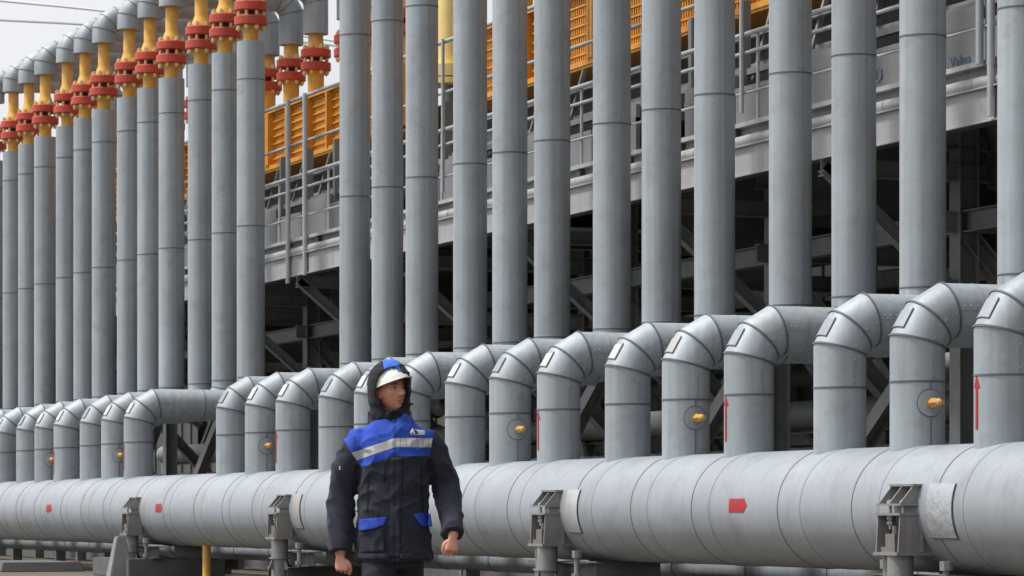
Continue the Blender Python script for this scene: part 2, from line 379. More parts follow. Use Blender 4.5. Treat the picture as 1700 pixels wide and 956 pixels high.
# ------------------------------------------------------------------ tall risers with flanges and top loops
RR = .239; HTOP = 8.03+EYE
def flange(parent_name, z, root, x, studs):
    """one disc; its studs are sub-parts"""
    mb = MB(); mb.lathe([(.13, z-.002),(.262, z),(.285, z+.018),(.285, z+.150),(.262, z+.168),(.13, z+.17)], 36, o=(x,0,0))
    return mb.build('flange', 'red', root)
def make_riser(studs=True):
    root = empty('riser_pipe', (XR, 0, ZC), '', 'pipe')
    z0 = ZC
    top = HTOP - z0
    mb = MB()
    C = Vector((-RB, 0, RB))
    P = [C + Vector((math.sin(R(a)), 0, -math.cos(R(a))))*RB/c15 for a in (15, 45, 75)]
    mb.mitre([(-.42-.05,0,0)]+P+[(0,0,RB+.1)], RR, (0,1,0), bands=(1,2,3))
    mb.build('base_elbow', ['clad','seam','faint'], root)
    mb = MB()
    mb.mitre([(0,0,RB+.1), (0,0,top)], RR, (0,1,0), seg=44)
    zs = [EYE+h-z0 for h in (2.30, 4.88, 7.38)]
    for z in zs: mb.band((0,0,z), (0,0,1), RR, .007, .006, 44, 1)
    mb.cyl((0,0,top-.004), (0,0,top), RR, .14, 44, 0)
    for z in zs:
        for dz in (-.05, .05): mb.bump_((.02, -RR, z+dz), .011)
    # lengthwise lap of the sheet
    mb.box(.03,.036,-RR-.003,-RR+.01, RB+.1, top-.01, 2)
    mb.build('column', ['clad','seam','faint'], root)
    # front flange stack
    zf = EYE+8.30-z0
    mb = MB(); mb.lathe([(.13, top-.05),(.13, zf-.10),(.155, zf-.05),(.175, zf)], 24)
    mb.build('lower_spool', 'yellow', root)
    f1 = flange('a', zf, root, 0, studs); f2 = flange('b', zf+.25, root, 0, studs)
    mb = MB(); mb.lathe([(.12, zf+.16),(.12, zf+.26)], 20); mb.build('gasket_ring', 'dark', f1)
    def stud(f, x, zf):
        for k in range(8):
            a = 2*math.pi*(k+.2)/8
            if k == 0:
                mb = MB(); mb.cyl((0,0,-.075), (0,0,.495), .021, seg=8)
                for za, zb in ((-.055,-.002),(.422,.475)): mb.cyl((0,0,za), (0,0,zb), .041, seg=6)
                # sleeve seen in the gap
                mb.cyl((0,0,.17),(0,0,.25), .029, seg=8)
                s0 = mb.build('stud_bolt', 'brass', f); s0.location = (x+.222*math.cos(a), .222*math.sin(a), zf)
            else:
                s = s0.copy(); col.objects.link(s); s.parent = f; s.location = (x+.222*math.cos(a), .222*math.sin(a), zf)
    if studs: stud(f1, 0, zf)
    zt = zf+.42
    zcol = EYE+9.36-z0
    mb = MB(); mb.lathe([(.185, zt-.003),(.175, zt+.04),(.14, zt+.13),(.116, zt+.20),(.114, zcol+.05)], 24)
    mb.build('upper_spool', 'yellow', root)
    # loop over to the cooler
    RT = .235; zl = EYE+9.87-z0; rb = .35; W2 = X2-XR
    C1 = Vector((rb,0,zl-rb)); C2 = Vector((W2-rb,0,zl-rb))
    pts = [Vector((0,0,zcol))] + [C1+Vector((-math.cos(R(a)),0,math.sin(R(a))))*rb/c15 for a in (15,45,75)] + \
          [C2+Vector((math.cos(R(a)),0,math.sin(R(a))))*rb/c15 for a in (75,45,15)] + [Vector((W2,0,zcol-.36))]
    mb = MB(); mb.mitre(pts, RT, (0,1,0), bands=range(1,7), bw=.006, bh=.006)
    mb.cyl((0,0,zcol), (0,0,zcol+.01), .15, RT-.005, 36); mb.cyl((W2,0,zcol-.36), (W2,0,zcol-.35), .15, RT-.005, 36)
    mb.build('top_loop', ['clad','seam'], root)
    z2 = zf+.0
    mb = MB(); mb.lathe([(.185, z2+.417),(.15, z2+.50),(.135, zcol-.33)], 24, o=(W2,0,0)); mb.build('upper_spool', 'yellow', root)
    g1 = flange('a', z2, root, W2, studs); flange('b', z2+.25, root, W2, studs)
    mb = MB(); mb.lathe([(.12, z2+.16),(.12, z2+.26)], 20, o=(W2,0,0)); mb.build('gasket_ring', 'dark', g1)
    if studs: stud(g1, W2, z2)
    mb = MB(); mb.lathe([(.155, EYE+7.74-z0),(.155, z2-.10),(.17,z2-.05),(.185, z2)], 24, o=(W2,0,0)); mb.build('lower_spool', 'yellow', root)
    return root
rp = make_riser(True)
rproto2 = make_riser(False)
firstA = firstB = True
for k, t in T.items():
    if k < -13: continue
    if k < 0:
        o = rp if firstA else copy_tree(rp); firstA = False
    else:
        o = rproto2 if firstB else copy_tree(rproto2); firstB = False
    o.location.y = t
    if k >= 13: lab = '%s tall grey riser pipe past the right edge of the photo' % ORD[k-12]
    elif k >= 0: lab = '%s tall grey riser pipe counted rightwards from the railing gap' % ORD[k+1]
    else: lab = '%s flange topped grey riser pipe counted leftwards from the railing gap' % ORD[-k]
    if k == -1: lab = 'nearest tall grey riser pipe with red flange on top, right end of the flanged row'
    tag(o, lab, 'pipe', 'tall riser pipes standing beside the walkway')

# ------------------------------------------------------------------ spring supports of the header
def make_support():
    root = empty('pipe_support', (13.63, 0, 0), '', 'support')
    mb = MB()
    mb.box(-.05,.12,-.21,.24,1.275,1.295)
    for y in (-.18,.02,.22): mb.poly([(-.04,y,1.275),(-.165,y,1.125),(.10,y,1.125),(.10,y,1.275)], .016, (0,1,0))
    mb.box(-.175,.16,-.21,.25,1.105,1.125)
    mb.build('lug_bracket', 'support', root)
    mb = MB(); mb.box(-.180,.14,-.20,.25,1.02,1.042)
    for y in (-.18,.23): mb.poly([(-.165,y,1.02),(-.185,y,.70),(.28,y,.70),(.12,y,1.02)], .018, (0,1,0))
    mb.box(.03,.05,-.22,.22,.70,1.02)
    mb.box(-.205,.30,-.20,.25,.672,.70)
    mb.build('housing', 'support', root)
    for y in (-.12,.12):
        mb = MB(); mb.cyl((-.1,y,.90),(-.1,y,1.16),.014,seg=10)
        for z in (.97,1.015): mb.cyl((-.1,y,z-.03),(-.1,y,z),.03,seg=6)
        mb.cyl((-.1,y,1.125),(-.1,y,1.15),.03,seg=6)
        mb.build('threaded_rod', 'galv', root)
    mb = MB(); mb.box(-.17,-.05,-.09,.08,.74,.86); mb.box(-.19,0,-.13,.12,.70,.745); mb.cyl((-.11,0,.86),(-.11,0,.93),.03,seg=12)
    mb.build('slide_block', 'block', root)
    for y, r in ((.19,.05),(-.03,.115)):
        mb = MB(); mb.cyl((-.08,y,.02),(-.08,y,.672),r,seg=24); mb.cyl((-.08,y,.40),(-.08,y,.42),r+.03,seg=24)
        mb.cyl((-.08,y,0),(-.08,y,.03),r+.07,seg=24)
        if r > .1:
            for a in (0,90,180,270):
                c, s = math.cos(R(a+20)), math.sin(R(a+20))
                mb.poly([(-.08+c*r,y+s*r,.42),(-.08+c*(r+.09),y+s*(r+.09),.25),(-.08+c*r,y+s*r,.25)], .012, (-s,c,0))
        mb.build('leg', 'support', root)
    mb = MB(); mb.ibeam((.15,-.9,.40),(.15,.9,.40),.2,.2); mb.ibeam((.9,-.9,.40),(.9,.9,.40),.2,.2)
    mb.ibeam((-.1,-.45,.20),(1.6,-.45,.20),.18,.18); mb.ibeam((-.1,.45,.20),(1.6,.45,.20),.18,.18)
    mb.build('skid_beam', 'dark', root)
    for y in (-.55,.55):
        mb = MB(); mb.cyl((-.02,y-.2,.30),(-.02,y-.2,.62),.03,seg=12); mb.cyl((-.02,y-.2,.55),(-.02,y-.2,.63),.058,seg=8); mb.cyl((-.02,y-.2,.33),(-.02,y-.2,.38),.06,seg=8)
        mb.build('jack_bolt', 'support', root)
    return root
sp = make_support()
slab = ['steel pipe support cradle with crumpled aluminium patch beside it, nearest the right edge',
        'grey steel pipe support cradle just to the right of the worker, below the main pipe',
        'grey steel pipe support cradle just to the left of the worker, below the main pipe',
        'steel pipe support cradle beside the pale concrete pedestal at far left']
for i, Y in enumerate(SUP):
    o = sp if i == 0 else copy_tree(sp); o.location.y = Y; tag(o, slab[i], 'support', 'steel supports under the main pipe')

# concrete blocks
def frustum(name, x, y, z, a, b, h, m, label):
    mb = MB()
    mb.lathe([(1,0),(1,0)],4) if False else None
    v0 = [mb.bm.verts.new((sx*a[0]/2, sy*a[1]/2, 0)) for sx, sy in ((-1,-1),(1,-1),(1,1),(-1,1))]
    v1 = [mb.bm.verts.new((sx*b[0]/2, sy*b[1]/2, h)) for sx, sy in ((-1,-1),(1,-1),(1,1),(-1,1))]
    for k in range(4): mb.quad([v0[k], v0[(k+1)%4], v1[(k+1)%4], v1[k]])
    mb.quad(v0[::-1]); mb.quad(v1)
    bmesh.ops.bevel(mb.bm, geom=mb.bm.edges[:], offset=.015, segments=2, affect='EDGES')
    o = mb.build(name, m, loc=(x,y,z)); tag(o, label, 'concrete block'); return o
frustum('concrete_pedestal', 13.25, Yat(199, 13.25), 0, (.40,.30), (.14,.2), .66, 'concrete', 'pale tapered concrete pedestal beside the leftmost visible pipe support')
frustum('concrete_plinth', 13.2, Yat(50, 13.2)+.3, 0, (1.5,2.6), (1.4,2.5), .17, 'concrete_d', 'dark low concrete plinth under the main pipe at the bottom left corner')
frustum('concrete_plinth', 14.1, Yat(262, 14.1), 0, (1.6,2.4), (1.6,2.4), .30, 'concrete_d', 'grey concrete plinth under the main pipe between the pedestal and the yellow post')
# yellow post
yp = empty('yellow_drain_post', (14.1, Yat(343,14.1), 0), 'yellow painted post standing under the main pipe left of the worker', 'post')
mb = MB(); mb.cyl((0,0,0.02),(0,0,.56),.065,seg=20); mb.build('post', 'yellow', yp)
mb = MB(); mb.cyl((0,0,0),(0,0,.03),.13,seg=20); mb.build('base_flange', 'yellow', yp)

# ------------------------------------------------------------------ walkway and railings
PX = 17.3
WY0, WY1 = 20, 88
wk = empty('walkway', (PX, 50, EYE+4.1), 'raised steel maintenance walkway with pale fascia and galvanised railings behind the tall pipes', 'walkway')
def wz(h): return h-4.1
mb = MB()
y = WY0
mb.box(0,.02,WY0-50,WY1-50,wz(4.13),wz(4.50)); mb.box(-.05,.0,WY0-50,WY1-50,wz(4.49),wz(4.505)); mb.box(-.03,.0,WY0-50,WY1-50,wz(4.13),wz(4.145))
while y < WY1:
    mb.box(-.006,.0,y-50-.05,y-50+.05,wz(4.15),wz(4.48)); y += 2.57
mb.build('fascia', 'fascia', wk)
mb = MB(); mb.box(.02,1.5,WY0-50,WY1-50,wz(4.44),wz(4.48)); mb.build('deck', 'steel', wk)
for (r, h, x) in ((.078, 4.565, .05),):
    mb = MB(); mb.cyl((x,WY0-50,wz(h)),(x,WY1-50,wz(h)),r,seg=20)
    y = WY0+1
    while y < WY1: mb.band((x,y-50,wz(h)),(0,1,0),r,.02,.006,20,0); y += 2.05
    mb.build('duct_tube', 'galv', wk)
mb = MB(); mb.box(.10,.13,WY0-50,WY1-50,wz(4.62),wz(4.745)); mb.build('toe_board', 'steel', wk)
mb = MB(); mb.box(.0,.16,WY0-50,WY1-50,wz(4.745),wz(4.80)); mb.build('toe_ledge', 'galv', wk)
y = WY0+.3
while y < WY1:
    mb = MB(); mb.box(.02,.10,y-50,y-50+.10,wz(4.50),wz(4.74)); mb.build('tube_bracket', 'dark', wk); y += 1.7
for h, r in ((5.15,.018),(5.64,.022),(5.87,.032),(6.44,.024),(7.22,.032)):
    mb = MB(); y0, y1 = WY0, WY1
    mb.cyl((0,y0-50,wz(h)),(0,y1-50,wz(h)),r,seg=12); mb.build('rail', 'rail', wk)
y = WY0+1.05
while y < WY1:
    mb = MB(); mb.cyl((.03,y-50,wz(4.80)),(.03,y-50,wz(5.87)),.022,seg=10); mb.build('railing_post', 'rail', wk); y += 1.42
for x, z0, m_ in ((478,4.02,1),(506,4.1,1),(735,4.9,1),(1041,4.9,1),(1231,4.9,1),(1626,4.75,1),(1645,4.17,1)):
    Y = Yat(x, PX-.05); mb = MB(); mb.cyl((-.05,Y-50,wz(z0)),(-.05,Y-50,wz(7.25 if x < 1500 else 8.2)),.043 if x not in (735,1231) else .028,seg=14)
    mb.build('stanchion', 'rail', wk)
# knee brackets under the walkway
y = Yat(492, PX) - 4*5.14
KB = []
while y < WY1:
    KB.append(y)
    mb = MB(); mb.ibeam((.05,y-50,wz(4.05)),(2.6,y-50,wz(1.9)),.16,.16); mb.ibeam((0,y-50,wz(4.03)),(2.6,y-50,wz(4.03)),.15,.2)
    mb.build('knee_bracket', 'steel', wk); y += 5.14
# writing chalked on the kick panels
def text_obj(s, size, loc, rot, parent, m, name='lettering', ext=.001, shear=0, font_bold=False):
    cu = bpy.data.curves.new(name, 'FONT'); cu.body = s; cu.size = size; cu.extrude = ext; cu.align_x = 'CENTER'; cu.align_y = 'CENTER'; cu.shear = shear
    if font_bold: cu.offset = size*.02
    t = bpy.data.objects.new(name, cu); col.objects.link(t)
    bpy.context.view_layer.update()
    me = bpy.data.meshes.new_from_object(t.evaluated_get(bpy.context.evaluated_depsgraph_get()))
    bpy.data.objects.remove(t); me.materials.clear(); me.materials.append(M[m])
    o = bpy.data.objects.new(name, me); col.objects.link(o); o.parent = parent; o.location = loc; o.rotation_euler = rot
    return o

# ------------------------------------------------------------------ air coolers behind the walkway
def make_cooler(y0, y1, label):
    root = empty('air_cooler', (18.6, (y0+y1)/2, EYE+6.6), label, 'cooler', 'air cooler units behind the walkway')
    cy = (y0+y1)/2; a, b = y0-cy, y1-cy
    z = lambda h: h-6.6
    # orange header box: rails, ribs, back plate
    mb = MB(); mb.box(.10,.75,a,b,z(6.66),z(7.74)); mb.build('orange_header_box', 'orange', root)
    mb = MB(); mb.box(-.02,.10,a,b,z(6.60),z(6.68)); mb.box(-.02,.10,a,b,z(7.69),z(7.76)); mb.box(.0,.9,a,b,z(6.56),z(6.60))
    mb.build('box_rim', 'orange', root)
    npan = max(1, round((b-a)/2.57)); pw = (b-a)/npan
    for p in range(npan):
        m1 = MB(); q0 = a+p*pw; plain = (q0+cy) > 54
        for dy in (0.06, pw-.06, pw/2):
            if dy == pw/2 and not plain: continue
            m1 = MB(); m1.box(-.05,.10,q0+dy-.045,q0+dy+.045,z(6.68),z(7.69)); m1.build('box_post', 'orange', root)
        m2 = MB(); rows = 7; rh = 1.01/rows
        for r_ in range(rows):
            zz = z(6.68)+r_*rh
            m2.box(.055 if plain else .05,.10,q0+.12,q0+pw-.12,zz+rh-.035,zz+rh-.008)
            if not plain:
                yy = q0+.16
                while yy < q0+pw-.16:
                    m2.box(.065,.10,yy,yy+.035,zz+.005,zz+rh-.035); yy += .085
        m2.build('rib_panel', 'orange', root)
    # tube bundle casing, underside and grey kick panels
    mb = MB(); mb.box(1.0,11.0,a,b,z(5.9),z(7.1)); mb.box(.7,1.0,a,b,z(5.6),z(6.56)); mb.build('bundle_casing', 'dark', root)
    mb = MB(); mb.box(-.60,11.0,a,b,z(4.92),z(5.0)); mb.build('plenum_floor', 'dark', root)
    yy = a; i = 0
    while yy < b-.2:
        w_ = min(1.60, b-yy)
        if i % 7 != 5:
            mb = MB(); mb.box(-.68,-.62,yy+.02,yy+w_-.02,z(4.80),z(5.60 if i%2 else 5.42)); mb.box(-.69,-.62,yy+.02,yy+w_-.02,z(5.36),z(5.42))
            mb.build('kick_panel', 'panel', root)
        mb = MB(); mb.box(-.6,-.48,yy-.05,yy+.05,z(5.0),z(6.56)); mb.beam((-.5,yy+.1,z(5.1)),(-.1,yy+.1,z(6.5)),.06,.06); mb.build('casing_post', 'steel', root)
        yy += 1.60; i += 1
    mb = MB()
    for h in (5.75, 5.95, 6.15): mb.box(-.3,-.22,a,b,z(h),z(h+.05))
    mb.box(-.55,-.45,a,b,z(5.6),z(5.68))
    mb.build('louvre_bar', 'steel', root)
    return root
c1 = make_cooler(21, 50.4, 'long air cooler with orange ribbed box, seen between the right hand tall pipes')
c2 = make_cooler(53.9, 84, 'air cooler with orange panelled box, seen in the gap left of centre')
for s_, x_, y_, sz, rot in (('Ф', 1460, 127, .26, 0), ('Valna', 1594, 100, .15, 0), ('!', 1631, 179, .13, 0)):
    X_ = 17.915 if s_ != '!' else 17.27
    Y_ = Yat(x_, X_); h_ = (850-y_)/(x_+1267)*X_/CY
    p_ = c1 if s_ != '!' else wk
    dx = -.006
    loc = Vector((X_+dx, Y_, EYE+h_)) - p_.location
    o = text_obj(s_, sz, loc, (R(90), 0, -R(90)), p_, 'faintink')
    if s_ == 'Valna': o.scale.x = 1.5

# ------------------------------------------------------------------ steel frame below the coolers
def frame(y0, y1, label):
    root = empty('steel_frame', (19.2, (y0+y1)/2, 0), label, 'steel frame', 'steel frames carrying the coolers')
    cy = (y0+y1)/2; ys = [y for y in KB if y0-1 <= y <= y1+1]
    ztop = EYE+4.92; rows = (0.0, 3.6, 7.4)
    for ix, x in enumerate(rows):
        for y in ys:
            mb = MB(); mb.ibeam((x,y-cy,0),(x,y-cy,ztop),.26,.26,.016,up=(1,0,0)); mb.box(x-.2,x+.2,y-cy-.2,y-cy+.2,0,.03); mb.build('column', 'steel', root)
        for h in (EYE+3.45, ztop-.18, EYE+1.35)[:2 if ix == 0 else 3]:
            mb = MB(); mb.ibeam((x,y0-cy,h),(x,y1-cy,h),.18,.26 if h < 5 else .34); mb.build('beam', 'steel', root)
        for k in range(len(ys)-1):
            if ix == 0:
                mb = MB(); mb.ibeam((x-.03,ys[k]-cy,EYE+2.6),(x-.03,ys[k+1]-cy,.2),.2,.2,up=(1,0,0)); mb.build('brace', 'steel', root)
            elif (k+ix) % 2 == 0:
                mb = MB(); mb.beam((x-.03,ys[k]-cy,.3),(x-.03,ys[k+1]-cy,EYE+3.3),.16,.13); mb.build('brace', 'steel', root)
                mb = MB(); mb.beam((x+.09,ys[k+1]-cy,.3),(x+.09,ys[k]-cy,EYE+3.3),.11,.11); mb.build('brace', 'steel', root)
            else:
                ym = (ys[k]+ys[k+1])/2
                mb = MB(); mb.beam((x-.03,ys[k]-cy,EYE+1.5),(x-.03,ym-cy,EYE+3.3),.11,.11); mb.build('brace', 'steel', root)
                mb = MB(); mb.beam((x-.03,ys[k+1]-cy,EYE+1.5),(x-.03,ym-cy,EYE+3.3),.11,.11); mb.build('brace', 'steel', root)
    for y in ys:
        for h in (EYE+3.45, ztop-.5):
            mb = MB(); mb.ibeam((-.3,y-cy,h),(7.6,y-cy,h),.16,.24); mb.build('beam', 'steel', root)
        for xa, xb in ((0,3.6),(3.6,7.4)):
            mb = MB(); mb.ibeam((xa,y-cy,EYE+3.3),(xb,y-cy,.6),.24,.22); mb.build('brace', 'steel', root)
    return root
frame(21, 50.4, 'dark steel columns and braces under the right hand air cooler')
frame(53.9, 84, 'dark steel columns and braces under the left hand air cooler')
# fan housings hanging below the coolers
k = 0
for Y in [24+5.14*i for i in range(12)]:
    if 49 < Y < 55: continue
    for X in (21.0, 25.2):
        o = empty('cooling_fan', (X, Y, EYE+3.9), 'dark fan housing hanging under the cooler', 'fan', 'fan housings hanging under the coolers')
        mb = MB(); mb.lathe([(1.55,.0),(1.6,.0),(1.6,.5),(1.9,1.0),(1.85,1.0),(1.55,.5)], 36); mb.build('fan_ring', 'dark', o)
        mb = MB(); mb.cyl((0,0,-.3),(0,0,.45),.22,seg=16); mb.build('motor', 'steel', o)
        mb = MB(); mb.beam((-1.6,0,.1),(1.6,0,.1),.1,.14); mb.build('motor_beam', 'steel', o)
        j_ = int(round((Y-24)/5.14))
        o['label'] = '%s dark fan housing from the near end, %s row under the coolers' % (ORD[j_+1], 'front' if X < 22 else 'rear')
for i, (X, h, rr) in enumerate(((20.6, .75, .16), (20.9, 2.35, .10), (22.6, 1.5, .22), (24.0, 2.9, .13), (28.5, .6, .25), (28.0, 2.6, .2))):
    o = empty('drain_pipe', (X, 52, EYE+h), '%s dark grey pipe running lengthwise under the coolers, counted from the front' % ORD[i+1], 'pipe', 'pipes running under the coolers')
    mb = MB(); mb.cyl((0,-31,0),(0,32,0),rr,seg=20); mb.build('pipe_shell', 'steel', o)
    for q in range(-29, 32, 5):
        mb = MB(); mb.cyl((0,q,0),(0,q+.08,0),rr+.06,seg=20); mb.build('joint', 'steel', o)
        if rr > .14 and q % 2:
            mb = MB(); mb.beam((0,q+1,-(EYE+h)),(0,q+1,-rr),.12,.12); mb.beam((0,q+1,-(EYE+h)),(0,q+2.2,-rr),.07,.07); mb.build('trestle', 'steel', o)
# added to darken the ground behind the main pipe: trough
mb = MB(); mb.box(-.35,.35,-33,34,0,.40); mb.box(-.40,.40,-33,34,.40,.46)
o = mb.build('ground_darkener', 'concrete_d', loc=(18.2, 50, 0)); tag(o, 'long low added dark concrete trough on the ground behind the slim grey pipes', 'darkener')
# far wall of the next bank of equipment
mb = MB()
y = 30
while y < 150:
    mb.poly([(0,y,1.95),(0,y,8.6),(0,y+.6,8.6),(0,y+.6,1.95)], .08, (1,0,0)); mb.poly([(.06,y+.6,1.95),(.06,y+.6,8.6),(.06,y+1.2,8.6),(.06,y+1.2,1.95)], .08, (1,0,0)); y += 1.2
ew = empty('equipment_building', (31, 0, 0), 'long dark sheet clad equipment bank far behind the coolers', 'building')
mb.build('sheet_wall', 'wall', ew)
for Y in range(32, 150, 6):
    mb = MB(); mb.box(.1,.4,Y,Y+.3,0,8.5); mb.build('column', 'steel', ew)
for Y in range(32, 144, 12):
    mb = MB(); mb.beam((.05,Y,.2),(.05,Y+6,2.2),.14,.14); mb.build('brace', 'steel', ew)
mb = MB(); mb.box(.2,8,30,150,8.5,8.6); mb.build('roof', 'wall', ew)

# second low pipe run on sleepers behind the header (brownish gap under it)
for i, (X, Z, rr, lab) in enumerate(((15.6, .42, .16, 'slim grey pipe lying low behind the main pipe, nearer of two'), (17.0, .50, .20, 'slim grey pipe lying low behind the main pipe, farther of two'))):
    o = empty('service_pipe', (X, 50, 0), lab, 'pipe', 'low pipes behind the main pipe')
    mb = MB(); mb.cyl((0,-30,Z),(0,34,Z),rr,seg=24); y = -29
    while y < 34: mb.band((0,y,Z),(0,1,0),rr,.008,.006,24,1); y += 2
    mb.build('pipe_shell', ['clad','seam'], o)
    y = -28
    while y < 34:
        mb = MB(); mb.box(-.1,.1,y,y+.12,0,Z-rr*.9); mb.build('sleeper', 'steel', o); y += 4

# yellow vent pipe in the gap between the coolers
vp = empty('vent_pipe', (19.1, Yat(746,19.1), EYE+7.2), 'yellow vertical vent pipe standing above the railing between two tall pipes near the centre', 'vent')
mb = MB(); mb.cyl((0,0,.3),(0,0,3.0),.22,seg=24); mb.build('pipe_body', 'pale_yellow', vp)
mb = MB(); mb.cyl((0,0,.12),(0,0,.32),.42,seg=24); mb.cyl((0,0,.0),(0,0,.1),.42,seg=24); mb.build('flange', 'pale_yellow', vp)
mb = MB(); mb.cyl((0,0,-.9),(0,0,0),.09,seg=16); mb.beam((0,0,-.9),(3.0,-2.0,-.9),.14,.18); mb.build('stand', 'panel', vp)

# overhead cables far away
for i, (ya, yb) in enumerate(((33, 41), (1, 16))):
    D_ = 190
    def wp(px, py): 
        v = Vector(((px-850)/F*D_, D_)); return Vector((v.x*CY+v.y*SY, -v.x*SY+v.y*CY, EYE+(850-py)/F*D_))
    slope = (yb-ya)/160
    mb = MB(); pts = [wp(px, ya+slope*px + (px-60)**2*.00006) for px in range(-900, 701, 100)]
    for a_, b_ in zip(pts, pts[1:]): mb.cyl(a_, b_, .07, seg=8, caps=False)
    o = mb.build('overhead_cable', 'cable'); tag(o, ['lower of two overhead cables crossing the pale sky at top left', 'upper of two overhead cables crossing the pale sky at top left'][i], 'cable', 'overhead cables')

#PERSON
# ------------------------------------------------------------------ the worker
PD = 18.33
def shade_expr(t):
    """tiny expression helper on shader math nodes"""
    n, l = t.nodes.new, t.links.new
    class E:
        def __init__(s, o): s.o = o
        def _b(s, op, k, rev=False):
            m = n('ShaderNodeMath'); m.operation = op
            a, b = (k, s) if rev else (s, k)
            for i, q in enumerate((a, b)):
                if isinstance(q, E): l(q.o, m.inputs[i])
                else: m.inputs[i].default_value = q
            return E(m.outputs[0])
        def __add__(s, k): return s._b('ADD', k)
        def __sub__(s, k): return s._b('SUBTRACT', k)
        def __rsub__(s, k): return s._b('SUBTRACT', k, True)
        def __mul__(s, k): return s._b('MULTIPLY', k)
        def gt(s, k): return s._b('GREATER_THAN', k)
        def lt(s, k): return s._b('LESS_THAN', k)
        def mn(s, k): return s._b('MINIMUM', k)
        def mod(s, k): return s._b('FLOORED_MODULO', k)
        def ab(s): return s._b('ABSOLUTE', 0.0)
    return E
def cloth_base(name, col, rough=.85):
    m = mat(name, col, rough, 0, .10, 9, .35, 260, spec=.25)
    m.node_tree.nodes['Principled BSDF'].inputs['Sheen Weight'].default_value = .04
    return m
M['navy'] = cloth_base('navy_cloth', (.028, .030, .046))
M['trouser'] = cloth_base('trouser_cloth', (.026, .027, .040))
M['blue'] = cloth_base('blue_cloth', (.028, .075, .42))
M['black'] = cloth_base('black_cloth', (.012, .012, .015))
M['white'] = mat('white_helmet_shell', (.80, .80, .74), .28, 0, .04, 8)
M['mark'] = mat('white_print', (.78, .79, .82), .6, 0, .04)
M['skin'] = mat('skin', (.60, .285, .21), .5, 0, .12, 30, .15, 300, spec=.35, sss=.08)
M['hair'] = mat('brow_hair', (.06, .035, .022), .8)
M['lip'] = mat('lips', (.40, .13, .11), .45, 0, .05)
M['eyew'] = mat('eye_white', (.42, .38, .36), .25, 0, .02); M['iris'] = mat('iris', (.03, .03, .035), .2, 0, .02)
def jacket_mat():
    m = cloth_base('jacket_cloth', (.028, .030, .046)); t = m.node_tree; p = t.nodes['Principled BSDF']
    E = shade_expr(t); n, l = t.nodes.new, t.links.new
    tc = n('ShaderNodeTexCoord'); sp_ = n('ShaderNodeSeparateXYZ'); l(tc.outputs['Object'], sp_.inputs[0])
    x, y, z = (E(o) for o in sp_.outputs)
    f = ((x-.01)*.33).mn(0.0)
    zz = z-f
    yoke = zz.gt(1.358) * (x+(z-1.293)*.64).gt(-.180) * (x-(z-1.363)*.175).lt(.196)
    stripe = yoke * zz.gt(1.407) * zz.lt(1.457)
    # stitched divisions on the right half of the tape, and the front placket edges
    div = ((x-.035).mod(.031)).lt(.0035) * x.gt(.03)
    plk = ((x-.008).ab()).lt(.0025)
    base = p.inputs['Base Color'].links[0].from_socket
    def mixc(a, colr, fac):
        q = n('ShaderNodeMix'); q.data_type = 'RGBA'; l(fac.o, q.inputs[0]); l(a, q.inputs[6]); q.inputs[7].default_value = (*colr, 1); return q.outputs[2]
    c = mixc(base, (.028, .075, .42), yoke)
    c = mixc(c, (.50, .50, .48), stripe)
    c = mixc(c, (.22, .22, .22), stripe*div)
    c = mixc(c, (.018, .03, .12), plk*yoke*(1.0-stripe))
    c = mixc(c, (.015, .015, .02), plk*(1.0-yoke)*y.lt(0.0))
    l(c, p.inputs['Base Color'])
    rg = n('ShaderNodeMix'); l(stripe.o, rg.inputs[0]); rg.inputs[2].default_value = .85; rg.inputs[3].default_value = .4; l(rg.outputs[0], p.inputs['Roughness'])
    return m
M['jacket'] = jacket_mat()
def hood_mat():
    m = cloth_base('hood_cloth', (.014, .014, .019)); t = m.node_tree; p = t.nodes['Principled BSDF']
    E = shade_expr(t); n, l = t.nodes.new, t.links.new
    tc = n('ShaderNodeTexCoord'); sp_ = n('ShaderNodeSeparateXYZ'); l(tc.outputs['Object'], sp_.inputs[0])
    x, y, z = (E(o) for o in sp_.outputs)
    fac = (x.ab()).lt(.044) * z.gt(.085) * y.gt(-.122)
    base = p.inputs['Base Color'].links[0].from_socket
    q = n('ShaderNodeMix'); q.data_type = 'RGBA'; l(fac.o, q.inputs[0]); l(base, q.inputs[6]); q.inputs[7].default_value = (.05, .14, .55, 1); l(q.outputs[2], p.inputs['Base Color'])
    return m
M['hood'] = hood_mat()

person = empty('person', (-.65*CY + PD*SY, .65*SY + PD*CY, 0), 'man walking in a navy and blue hooded work jacket and white helmet, head turned aside', 'person')
person.rotation_euler = (0, 0, -YAW)

